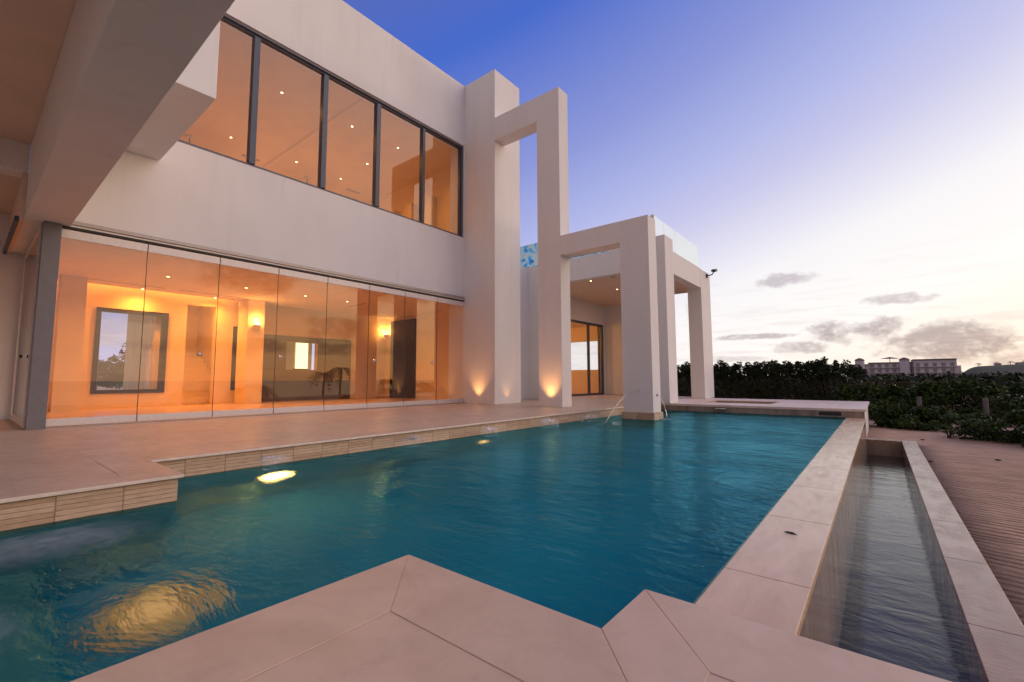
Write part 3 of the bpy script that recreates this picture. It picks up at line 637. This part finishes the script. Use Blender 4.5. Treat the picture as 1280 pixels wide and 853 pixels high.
# ------- lower block with balcony, right of the tower
hp(MB().box(FX-.3, FX, 10.3, 14.42, 0, 4.39).box(FX-.3, FX, 14.42, 17.2, 2.93, 4.39).box(FX-.299, FX, 17.2, 17.5, 0, 4.388), 'portico_wall')
hp(MB().box(FX-.6, -7.9, 11.9, 12.15, 0, 3.70), 'front_wall')
hp(MB().box(FX-.6, -4.42, 11.898, 12.152, 3.702, 4.39), 'balcony_fascia')
hp(MB().box(-4.72, -4.42, 12.154, 15.4, 3.66, 4.33), 'side_beam')
hp(MB().box(FX+.001, -4.722, 12.153, 16.45, 3.74, 4.25).box(FX+.001, -6.0, 16.45, 17.3, 3.74, 4.25), 'balcony_slab', 'ceiling')
hp(MB().box(FX, -6.9, 17.3, 17.5, 0, 4.24), 'end_wall')
hp(MB().tube([(-6.1, 12.38, 3.735), (-6.1, 12.38, 3.745)], .10, 20), 'ceiling_vent', 'track', 0)
# room behind the sliding door, open to a far window
hp(MB().box(-13.3, FX-.32, 10.5, 17.5, -.2, -.003), 'inside_floor', 'floor_in', 0)
hp(MB().box(-13.3, FX-.302, 10.5, 17.5, 2.95, 3.1), 'inside_ceiling', 'inner', 0)
hp(MB().box(-13.5, -13.3, 10.5, 17.5, 0, 1.0).box(-13.3, FX-.302, 17.35, 17.5, 0, 1.05).box(-13.3, FX-.302, 17.35, 17.5, 2.3, 2.95).box(-13.5, -13.3, 10.5, 17.5, 2.4, 2.95).box(-13.3, FX-.302, 10.40, 10.5, 0, 2.95), 'inside_wall', 'inner', 0)
light('guest_room_light', 'POINT', (-11, 14.5, 2.6), 95, (1, .40, .07), H, shadow_soft_size=.3)
sl = MB().box(FX-.12, FX-.03, 14.42, 14.50, .02, 2.93).box(FX-.12, FX-.03, 17.11, 17.2, .02, 2.93).box(FX-.12, FX-.03, 14.50, 17.11, 2.85, 2.93).box(FX-.12, FX-.03, 14.50, 17.11, .0, .08).box(FX-.11, FX-.04, 15.95, 16.07, .08, 2.85).box(FX-.11, FX-.04, 16.86, 16.93, .08, 2.85)
sl = sl.build('sliding_door', 'frame', H, .003)
MB().box(FX-.085, FX-.075, 14.5, 15.95, .08, 2.85).build('pane', 'upane', sl); MB().box(FX-.07, FX-.06, 16.07, 17.11, .08, 2.85).build('pane', 'upane', sl)

# ------- columns of the porch
for (y0, y1, zt, lb) in [(11.87, 12.5, 4.56, 'white porch column nearer the pool pillar, taller than the balcony beam'), (15.4, 16.45, 4.30, 'farthest white porch column carrying a small black camera')]:
    x1 = -4.30 if y0 < 14 else -4.415
    o = MB().box(x1-.46 if y0 < 14 else x1-.44, x1, y0, y1, 0.001, zt).build('porch_column', 'wall', None, .006); tag(o, lb, 'column', 'white porch columns')

# ------- balustrades
bl = empty('glass_balustrade', (-4.62, 13.5, 4.3)); tag(bl, 'clear frameless glass balustrade along the balcony beside the porch columns', 'balustrade')
for a, b in ((11.99, 12.72), (12.735, 13.62), (13.635, 15.9)): MB().box(-4.632, -4.62, a, b, 4.28, 5.20).build('pane', 'rail', bl)
MB().box(-4.66, -4.60, 11.96, 15.9, 4.251 + .08, 4.355).build('base_channel', 'alu', bl)
MB().box(-4.70, -4.61, 11.95, 11.985, 5.08, 5.22).build('corner_clip', 'alu', bl)
ab = empty('art_glass_balustrade', (-7, 11.95, 4.4)); tag(ab, 'blue and cream swirled art glass balustrade along the balcony front', 'balustrade')
for a, b in ((-9.45, -7.9), (-7.885, -6.3), (-6.285, -4.7)): MB().box(a, b, 11.95, 11.965, 4.41, 5.20).build('pane', 'art', ab)
MB().box(-9.45, -4.7, 11.93, 11.985, 4.392, 4.41).build('base_channel', 'alu', ab)

# ------- security camera on the far column
sc = MB().tube([(-4.415, 16.1, 4.18), (-4.385, 16.1, 4.18)], .075, 14).build('security_camera', 'black', None, 0, True); tag(sc, 'small black security camera on an arm high on the farthest porch column', 'camera')
MB().tube([(-4.39, 16.1, 4.18), (-4.24, 16.1, 4.20), (-4.17, 16.1, 4.30)], .02, 8).build('arm', 'black', sc, 0, True)
MB().tube([(-4.20, 15.98, 4.31), (-4.16, 16.1, 4.33), (-4.12, 16.22, 4.36)], [.04, .055, .045], 12).build('camera_head', 'black', sc, 0, True)

# ------- portal frame stepping down to the pool
PF = empty('portal_frame', (-6.5, 9, 0)); tag(PF, 'white stepped portal frame descending from the tower into the pool', 'portal frame')
Y0, Y1 = 8.875, 9.29
TX, P1, P2 = -7.80, -6.385, -5.718
MB().box(FX-.6, TX, Y0, 9.98, 0, 9.25).build('tower', 'wall', PF, .006)
MB().box(TX+.001, P1-.001, Y0, Y1, 7.18, 7.83).build('upper_beam', 'wall', PF, .004)
MB().box(P1, P2, Y0-.0, Y1, 0.0, 7.83).build('pylon', 'wall', PF, .006)
QX0, QX1 = -4.20, -3.555
MB().box(P2+.001, QX0-.001, Y0, Y1, 3.60, 4.07).build('lower_beam', 'wall', PF, .004)
pl = MB().box(QX0, QX1, Y0, Y1, -.035, 4.07).build('pool_pillar', 'wall', PF, .006)
MB().box(QX0-.03, QX1+.03, Y0-.03, Y1+.03, FL, -.035).build('tile_base', 'band', pl)
MB().tube([(-3.87, Y0-.002, .405), (-3.87, Y0-.03, .405)], [.035, .02], 12).build('water_nozzle', 'steel', pl); MB().tube([(QX1+.002, 9.08, .32), (QX1+.03, 9.08, .32)], [.035, .02], 12).build('water_nozzle', 'steel', pl)
# water arcs from the nozzles
def arc(x, y, z, vx, vy, label):
    pts = []; n = 16; g_ = 9.8; tt = (math.sqrt(2*(z-WZ)/g_))
    for i in range(n+1):
        k = tt*i/n; pts.append((x+vx*k, y+vy*k, z-.5*g_*k*k))
    o = MB().tube(pts, [.005+.006*i/n for i in range(n+1)], 8).build('water_jet', 'jet', None, 0, True); tag(o, label, 'water jet', 'thin water jets from the pool pillar')
arc(-3.87, Y0-.03, .405, -.25, -3.7, 'thin arching water jet from the left face of the pool pillar')
arc(QX1+.03, 9.08, .32, .55, .0, 'short thin water jet from the right face of the pool pillar')
# uplights
for (x, y, lb, e) in [(-8.37, Y0-.17, 'round in-floor uplight washing the tower beside the glass wall', 42), (TX+.13, 9.36, 'round in-floor uplight washing the pool side of the tower', 7), (-6.03, Y0-.17, 'round in-floor uplight washing the tall middle pylon', 62)]:
    o = MB().tube([(x, y, .0), (x, y, .006)], .05, 20).build('uplight', 'track'); tag(o, lb, 'uplight', 'in-floor uplights at the portal frame')
    MB().tube([(x, y, .0065), (x, y, .009)], .03, 16).build('lens', 'lens', o)
    l = light('uplight_beam', 'SPOT', (x, y, .03), e, (1, .42, .12), o, spot_size=R(86), spot_blend=1.0, shadow_soft_size=.03)
    l.rotation_euler = (PI, 0, 0)

# ------- pool lamps and froth
def pool_lamp(x, y, z, nx, nz, label, e, mt='lamp_uw', k=1.0):
    p0 = Vector((x, y, z)); n = Vector((nx, 0, nz)).normalized()
    o = MB().tube([p0, p0+n*.03], [.14*k, .13*k], 24).build('pool_lamp', 'steel'); tag(o, label, 'pool lamp', 'round warm lamps under the pool water')
    MB().tube([p0+n*.031, p0+n*.045], [.115*k, .10*k], 24).build('lens', mt, o)
pool_lamp(-4.72, 2.06, -.74, 1, 0, 'round underwater lamp glowing brightest beside the stepped deck corner', 22, 'lamp_uw', 1.25)
pool_lamp(-4.72, 5.08, -.86, 1, 0, 'small underwater lamp glint farther along the house side of the pool', 5, 'lamp_uw_faint', .8)
pool_lamp(-3.26, .80, FL, 0, 1, 'wide blurred underwater lamp glow in the near left of the pool', 34, 'lamp_uw_soft', 2.3)
def froth(x, y, rx, ry, h, label, mt='foam'):
    b = MB(); random.seed(int(abs(x*1000)))
    bmesh.ops.create_icosphere(b.bm, subdivisions=3, radius=1)
    for v in b.bm.verts:
        n = mnoise.noise(v.co*1.7+Vector((x, y, 0)))
        v.co = Vector((v.co.x*rx*(1+.5*n), v.co.y*ry*(1+.5*n), max(v.co.z, -.05)*h*(1+.6*n)))+Vector((x, y, WZ+.004))
    o = b.build('froth', mt, None, 0, True); tag(o, label, 'froth', 'froth bubbling up at the pool edge')
froth(-4.5, 1.95, .12, .22, .10, 'white froth in front of the brightest pool lamp by the stepped corner')
froth(-4.55, 3.62, .10, .22, .12, 'white froth at the deck edge farther along, left of the small lamp glint')
froth(-4.5, 5.0, .10, .22, .11, 'white froth at the deck edge just behind the small lamp glint')
froth(-4.5, 6.55, .12, .3, .12, 'white froth at the deck edge in front of the middle pylon')
froth(-4.5, 8.0, .14, .4, .10, 'white froth at the deck edge just left of the pool pillar')
froth(-3.3, .35, .32, .50, .035, 'thin drifting mist of froth at the left edge below the deck corner', 'mist')
froth(-2.35, -.05, .35, .30, .03, 'thin froth in the near left corner of the pool', 'mist')
froth(-3.75, 7.62, .12, .14, .035, 'splash ring where the left pillar jet lands')
froth(-3.37, 9.08, .16, .12, .03, 'splash ring where the right pillar jet lands')

# ================================================================== VEGETATION
def leaf_mesh(name, clumps, n, size, mat, parent, seed, up=.0):
    rnd = random.Random(seed); vs = []; fs = []
    for i in range(n):
        cx, cy, cz, cr, ch = clumps[rnd.randrange(len(clumps))]
        while True:
            dx, dy, dz = rnd.uniform(-1, 1), rnd.uniform(-1, 1), rnd.uniform(-1, 1)
            d = dx*dx+dy*dy+dz*dz
            if d <= 1 and rnd.random() < .25+.75*d: break
        c = Vector((cx+dx*cr, cy+dy*cr, cz+dz*ch))
        a = Vector((rnd.gauss(0, 1), rnd.gauss(0, 1), rnd.gauss(0, .7)+up)).normalized(); b = a.cross(Vector((rnd.gauss(0, 1), rnd.gauss(0, 1), rnd.gauss(0, 1)))).normalized()
        s = size*rnd.uniform(.6, 1.3); q = a.cross(b)*s*.12
        k = len(vs)
        vs += [c-a*s, c+b*s*.42+q, c+a*s*1.0, c-b*s*.42+q]; fs += [(k, k+1, k+2), (k, k+2, k+3)]
    me = bpy.data.meshes.new(name); me.from_pydata([tuple(v) for v in vs], [], fs); me.materials.append(M[mat])
    o = bpy.data.objects.new(name, me); C.objects.link(o)
    if parent is not None: o.parent = parent; o.matrix_parent_inverse = Matrix.Translation(-world_loc(parent))
    return o
def bush(name, cat, label, group, x, y, z, rx, h, n, size, mat, seed, sprigs=10, dense=18, sprig_h=.35):
    rnd = random.Random(seed*31+5); e = empty(name, (x, y, z)); tag(e, label, cat, group)
    cl = []; tips = []
    for i in range(dense):
        a = rnd.uniform(0, 2*PI); q = math.sqrt(rnd.random())*rx; r_ = rx*rnd.uniform(.22, .36)
        hz = rnd.uniform(.1, .90)*h*(1-.25*(q/rx)**2)
        cl.append((x+math.cos(a)*q, y+math.sin(a)*q*.8, z+hz, r_, h*.16))
    for i in range(sprigs):
        a = rnd.uniform(0, 2*PI); q = math.sqrt(rnd.random())*rx*.95
        tz = z+h*(.86+rnd.uniform(0, sprig_h)*(1-.5*q/rx)); tx, ty = x+math.cos(a)*q, y+math.sin(a)*q*.7
        tips.append((tx, ty, tz)); 
        for k in range(2): cl.append((tx+rnd.uniform(-.08, .08), ty, tz-.12*k*h/2, .06+.09*rnd.random()+.06*k, .12))
    leaf_mesh('foliage', cl, n, size, mat, e, seed)
    sm_ = MB()
    for (tx, ty, tz) in tips: sm_.tube([(x+(tx-x)*.2, y+(ty-y)*.2, z-.02), (x+(tx-x)*.7, y+(ty-y)*.7, z+(tz-z)*.5), (tx, ty, tz)], [.022, .012, .005], 5)
    sm_.build('stem', 'stem', e)
hs = [(-9.3, 22.6, 'dark hedge bush behind the portico, farthest left of the row'), (-7.6, 20.6, 'dark hedge bush seen between the two porch columns'),
      (-6.35, 20.0, 'dark hedge bush just right of the farthest porch column'), (-5.2, 19.3, 'tall dark hedge bush second to the right of the farthest column'),
      (-4.1, 19.2, 'dark hedge bush behind the left half of the sunken spa'), (-3.1, 19.0, 'dark hedge bush behind the right half of the sunken spa'),
      (-2.1, 18.8, 'dark hedge bush just right of the sunken spa'), (-1.2, 18.8, 'dark hedge bush with tall sprigs left of the distant hotel')]
for i, (x, y, lb) in enumerate(hs):
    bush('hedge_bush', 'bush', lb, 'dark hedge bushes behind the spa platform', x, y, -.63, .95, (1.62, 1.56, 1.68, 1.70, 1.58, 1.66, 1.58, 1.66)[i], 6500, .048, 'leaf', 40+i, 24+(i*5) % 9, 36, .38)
rs = [(-.35, 18.2, .9, 1.02, 'leaf2', 'glossy sea grape bush behind the right end of the spa platform'), (.55, 18.6, .8, .85, 'leaf2', 'glossy sea grape bush left of the first wooden post'),
      (1.6, 18.4, .85, 1.12, 'leaf2', 'glossy sea grape bush between the two wooden posts'), (2.75, 18.0, .95, 1.12, 'leaf2', 'glossy sea grape bush around the second wooden post'),
      (4.0, 17.6, 1.1, 1.08, 'leaf2', 'glossy sea grape bush at the right edge behind the low one'), (5.6, 17.4, 1.2, 1.3, 'leaf2', 'glossy sea grape bush just outside the right edge'),
      (.2, 22.5, 1.1, 1.1, 'leaf3', 'olive brown scrub bush behind the sea grapes left of the posts'), (2.0, 24, 1.3, 1.15, 'leaf3', 'olive brown scrub bush behind the two wooden posts')]
for i, (x, y, rx, h, mt, lb) in enumerate(rs):
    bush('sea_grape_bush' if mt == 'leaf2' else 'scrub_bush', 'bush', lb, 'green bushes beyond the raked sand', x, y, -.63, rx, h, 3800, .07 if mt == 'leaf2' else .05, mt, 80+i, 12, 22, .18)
bush('low_shrub', 'shrub', 'low glossy green shrub spilling onto the sand at the right', None, 2.35, 13.5, -.63, 1.05, .60, 7000, .05, 'leaf2', 120, 8, 30, .1)
bush('low_shrub', 'shrub', 'rightmost low green shrub cut by the picture edge', None, 2.75, 12.45, -.63, .72, .45, 4500, .05, 'leaf2', 121, 6, 24, .1)
bush('low_shrub', 'shrub', 'low dark shrub on the sand left of the seedling', None, .85, 15.3, -.63, .75, .5, 4500, .05, 'leaf2', 122, 6, 24, .1)
bush('low_shrub', 'shrub', 'low dark shrub on the sand by the platform end', None, .1, 15.4, -.63, .5, .55, 4000, .05, 'leaf2', 123, 6, 24, .1)
bush('seedling', 'plant', 'tiny green seedling alone on the sand before the bushes', None, 1.08, 13.35, -.63, .10, .22, 60, .05, 'leaf2', 124, 3, 4, .2)
# mid-distance scrub mass
rnd = random.Random(5); cl = []
for i in range(420):
    y = rnd.uniform(27, 165); x = y*rnd.uniform(-.5, .32); cl.append((x, y, -.4+rnd.random()*.5, rnd.uniform(.8, 2.2)*(1+y/120), .8+y*.006))
o = leaf_mesh('scrub', cl, 30000, .28, 'leaf', None, 9); tag(o, 'dark coastal scrub filling the flat land before the hotel', 'scrub', None, 'stuff')
# posts
for x, y, lb in [(.85, 17.2, 'left weathered wooden post standing among the bushes'), (2.13, 17.0, 'right weathered wooden post standing among the bushes')]:
    o = MB().tube([(x, y, -.7), (x, y, .12)], [.06, .055], 10).build('wooden_post', 'post', None, 0, True); tag(o, lb, 'post', 'weathered wooden posts')
# small debris on sand
rnd = random.Random(3)
for i, (x, y, lb) in enumerate([(.62, 12.6, 'small dark clod on the sand just beyond the trough corner'), (1.35, 10.2, 'small dark twig scrap on the sand right of the kerb'), (.53, 9.4, 'small dark pebble on the sand touching the kerb')]):
    b = MB(); bmesh.ops.create_icosphere(b.bm, subdivisions=2, radius=.024)
    for v in b.bm.verts: v.co = Vector((v.co.x*1.6, v.co.y, v.co.z*.5))*(1+.4*mnoise.noise(v.co*30))+Vector((x, y, -.615))
    tag(b.build('pebble', 'stem'), lb, 'pebble', 'dark scraps on the sand')

lf = bpy.data.meshes.new('fallen_leaf'); lp = [(0, 0, .004), (.02, .012, .010), (.05, .016, .012), (.08, .006, .006), (.05, -.010, .004), (.02, -.010, .003)]
lf.from_pydata([(-.445+a*.8+b*.4, 2.87+a*-.4+b*.6, WZ+c) for a, b, c in lp], [], [(0, 1, 5), (1, 2, 4, 5), (2, 3, 4)]); lf.materials.append(M['stem'])
lo = bpy.data.objects.new('fallen_leaf', lf); C.objects.link(lo); lo.modifiers.new('thickness', 'SOLIDIFY').thickness = .0015
tag(lo, 'small dark fallen leaf lying on the pale infinity edge slab', 'leaf')
# palm trees (mirrored in the glass, and on the ridge)
def palm(x, y, z, h, fl, label, group, seed, nf=14, k=10, name='palm_tree'):
    rnd = random.Random(seed); e = empty(name, (x, y, z)); tag(e, label, 'palm tree', group)
    lean = rnd.uniform(-.12, .12)*h
    MB().tube([(x, y, z), (x+lean*.3, y, z+h*.5), (x+lean, y, z+h)], [.045*h**.5+.06, .09, .07], 8).build('trunk', 'stem', e, 0, True)
    vs = []; fs = []
    for f in range(nf):
        a = 2*PI*f/nf+rnd.uniform(-.2, .2); d = Vector((math.cos(a), math.sin(a), 0)); rise = rnd.uniform(.1, .9); side = Vector((-d.y, d.x, 0)); P = []
        for i in range(k+1):
            q = i/k; P.append(Vector((x+lean, y, z+h))+d*fl*q*(1-.15*q)+Vector((0, 0, fl*(rise*q-1.15*q*q))))
        for i in range(1, k):
            q = i/k; L = fl*.32*math.sin(PI*min(1, q*.9+.1))
            for sgn in (1, -1):
                b = len(vs); t_ = P[i]+side*sgn*L*.8+d*L*.5-Vector((0, 0, L*.45)); vs += [P[i], P[i]+(P[i+1]-P[i])*.55, t_]; fs.append((b, b+1, b+2))
        for i in range(k):
            b = len(vs); vs += [P[i]-side*.012, P[i]+side*.012, P[i+1]]; fs.append((b, b+1, b+2))
    me = bpy.data.meshes.new('fronds'); me.from_pydata([tuple(v) for v in vs], [], fs); me.materials.append(M['palm'])
    o = bpy.data.objects.new('crown', me); C.objects.link(o); o.parent = e; o.matrix_parent_inverse = Matrix.Translation(-Vector((x, y, z)))
palm(8.2, 7.2, -.7, .7, 1.7, 'young palm mirrored in the third glass door', 'palms on the beach side', 1, 16, 14)
palm(9.4, 10.4, -.7, .9, 1.9, 'young palm mirrored in the fourth glass door', 'palms on the beach side', 2, 16, 14)
palm(27, 24, -2.9, 4.2, 1.9, 'distant beach palm mirrored above the grey panel', 'palms on the beach side', 3, 12, 8)
palm(28, 26.5, -2.9, 4.7, 1.9, 'taller distant beach palm mirrored beside it', 'palms on the beach side', 4, 12, 8)
rnd = random.Random(11)
ordn = ['first', 'second', 'third', 'fourth', 'fifth', 'sixth', 'seventh', 'eighth', 'ninth', 'tenth']
for i in range(10):
    r_ = .122+.0165*i+rnd.uniform(-.003, .003); y = 300
    palm(r_*y, y, hill_z(r_*y, y)-.3, 1.3+rnd.random()*.8, 1.5, 'tiny %s palm from the hotel along the distant ridge' % ordn[i], 'palms along the distant ridge', 60+i, 9, 5)

# ------- behind the house: trees and a street lamp seen through the back window
def tree(x, y, z, h, r, n, label, seed, mat='leaf2'):
    e = empty('broadleaf_tree', (x, y, z)); tag(e, label, 'tree', 'trees behind the house')
    rnd = random.Random(seed); cl = []; b = MB().tube([(x, y, z), (x+.1, y, z+h*.5)], [.16, .10], 8)
    for i in range(22):
        a = rnd.uniform(0, 2*PI); q = math.sqrt(rnd.random())*r; cz = z+h*(.35+.5*rnd.random()*(1-.4*(q/r)**2))
        cl.append((x+math.cos(a)*q, y+math.sin(a)*q, cz, r*.3, h*.12))
        if i < 8: b.tube([(x+.1, y, z+h*.45), (x+math.cos(a)*q*.6, y+math.sin(a)*q*.6, cz)], [.06, .02], 5)
    b.build('trunk', 'stem', e); leaf_mesh('crown', cl, n, .13, mat, e, seed)
tree(-34, 6.2, -.6, 3.4, 2.0, 3500, 'round leafy tree seen through the middle of the back window', 5)
tree(-32, 4.3, -.6, 2.6, 1.6, 2800, 'lower leafy tree seen through the left of the back window', 6)
tree(-37, 9.0, -.6, 3.8, 2.2, 3500, 'taller leafy tree seen at the right of the back window', 7)
palm(-30, 6.1, -.6, 3.2, 1.2, 'slim yellowish palm seen through the back window', None, 44, 12, 8)
sp_ = MB().tube([(-30, 4.30, -.6), (-30, 4.30, 4.0)], [.07, .045], 10).build('street_lamp', 'black', None, 0, True); tag(sp_, 'thin dark street lamp seen through the back window', 'street lamp')
MB().tube([(-30, 4.30, 4.0), (-30, 4.02, 4.06)], .035, 8).box(-30.1, -29.9, 3.78, 4.08, 4.03, 4.12).build('lamp_head', 'black', sp_)

# ------- distant hotel
ht = empty('hotel', (8, 250, 0)); tag(ht, 'long pale three storey hotel with two domed turrets on the horizon', 'hotel')
HY = 250
def hx(px): return HY*(-.0425+(px-1062)*.001002)
segs = [(1062, 1092, 6.3, 0), (1092, 1150, 7.0, 1.5), (1150, 1201, 7.9, -1.5)]
wn_, rf_ = [], []
for i, (a, b, h_, dy) in enumerate(segs):
    MB().box(hx(a), hx(b), HY+dy, HY+14, -1, h_).build('wall', 'hotel', ht)
    MB().box(hx(a)-.2, hx(b)+.2, HY+dy-.5, HY+14.2, h_, h_+.35).build('roof', 'roof', ht)
    nb = int((hx(b)-hx(a))/2.4)
    for f in range(3):
        z0 = .6+2.3*f
        if z0+1.5 > h_: continue
        for k in range(nb):
            xx = hx(a)+(k+.5)*(hx(b)-hx(a))/nb
            MB().box(xx-.62, xx+.62, HY+dy-.06, HY+dy+.1, z0, z0+1.45).build('window', 'hotel_dark', ht)
        MB().box(hx(a)+.3, hx(b)-.3, HY+dy-.9, HY+dy-.07, z0-.25, z0-.05).build('balcony', 'hotel', ht)
for px, h_ in ((1080, 9.2), (1139, 9.0)):
    x = hx(px); t_ = MB().tube([(x, HY-1, -1), (x, HY-1, h_-1)], 1.7, 12).build('turret', 'hotel', ht)
    MB().tube([(x, HY-1, h_-1), (x, HY-1, h_-.4), (x, HY-1, h_+.15)], [1.9, 1.5, .3], 12).build('dome', 'roof', t_)
x = hx(1121); MB().tube([(x, HY+5, 7.0), (x, HY+5, 9.3)], .12, 8).tube([(x, HY+5, 9.0), (x, HY+5, 9.7)], [3.2, .2], 14).build('roof_parasol', 'roof', ht)
MB().box(hx(1201), hx(1207), HY+2, HY+8, -1, 5.5).build('wing', 'hotel', ht)
for i, (r_, w_, lb) in enumerate([(.142, 1.6, 'leftmost tiny white house on the distant ridge'), (.165, 2.2, 'middle tiny white house on the distant ridge'), (.20, 2, 'rightmost tiny white house on the distant ridge')]):
    x = 300*r_; z = hill_z(x, 300); hh = empty('ridge_house', (x, 300, z)); tag(hh, lb, 'house', 'tiny houses on the distant ridge')
    MB().box(x-w_/2, x+w_/2, 298, 303, z-1, z+.6).build('wall', 'hotel', hh); MB().prism([(x-w_/2-.3, 297.6), (x+w_/2+.3, 297.6), (x+w_/2+.3, 303.4), (x-w_/2-.3, 303.4)], z+.6, z+.8).build('roof', 'roof', hh)
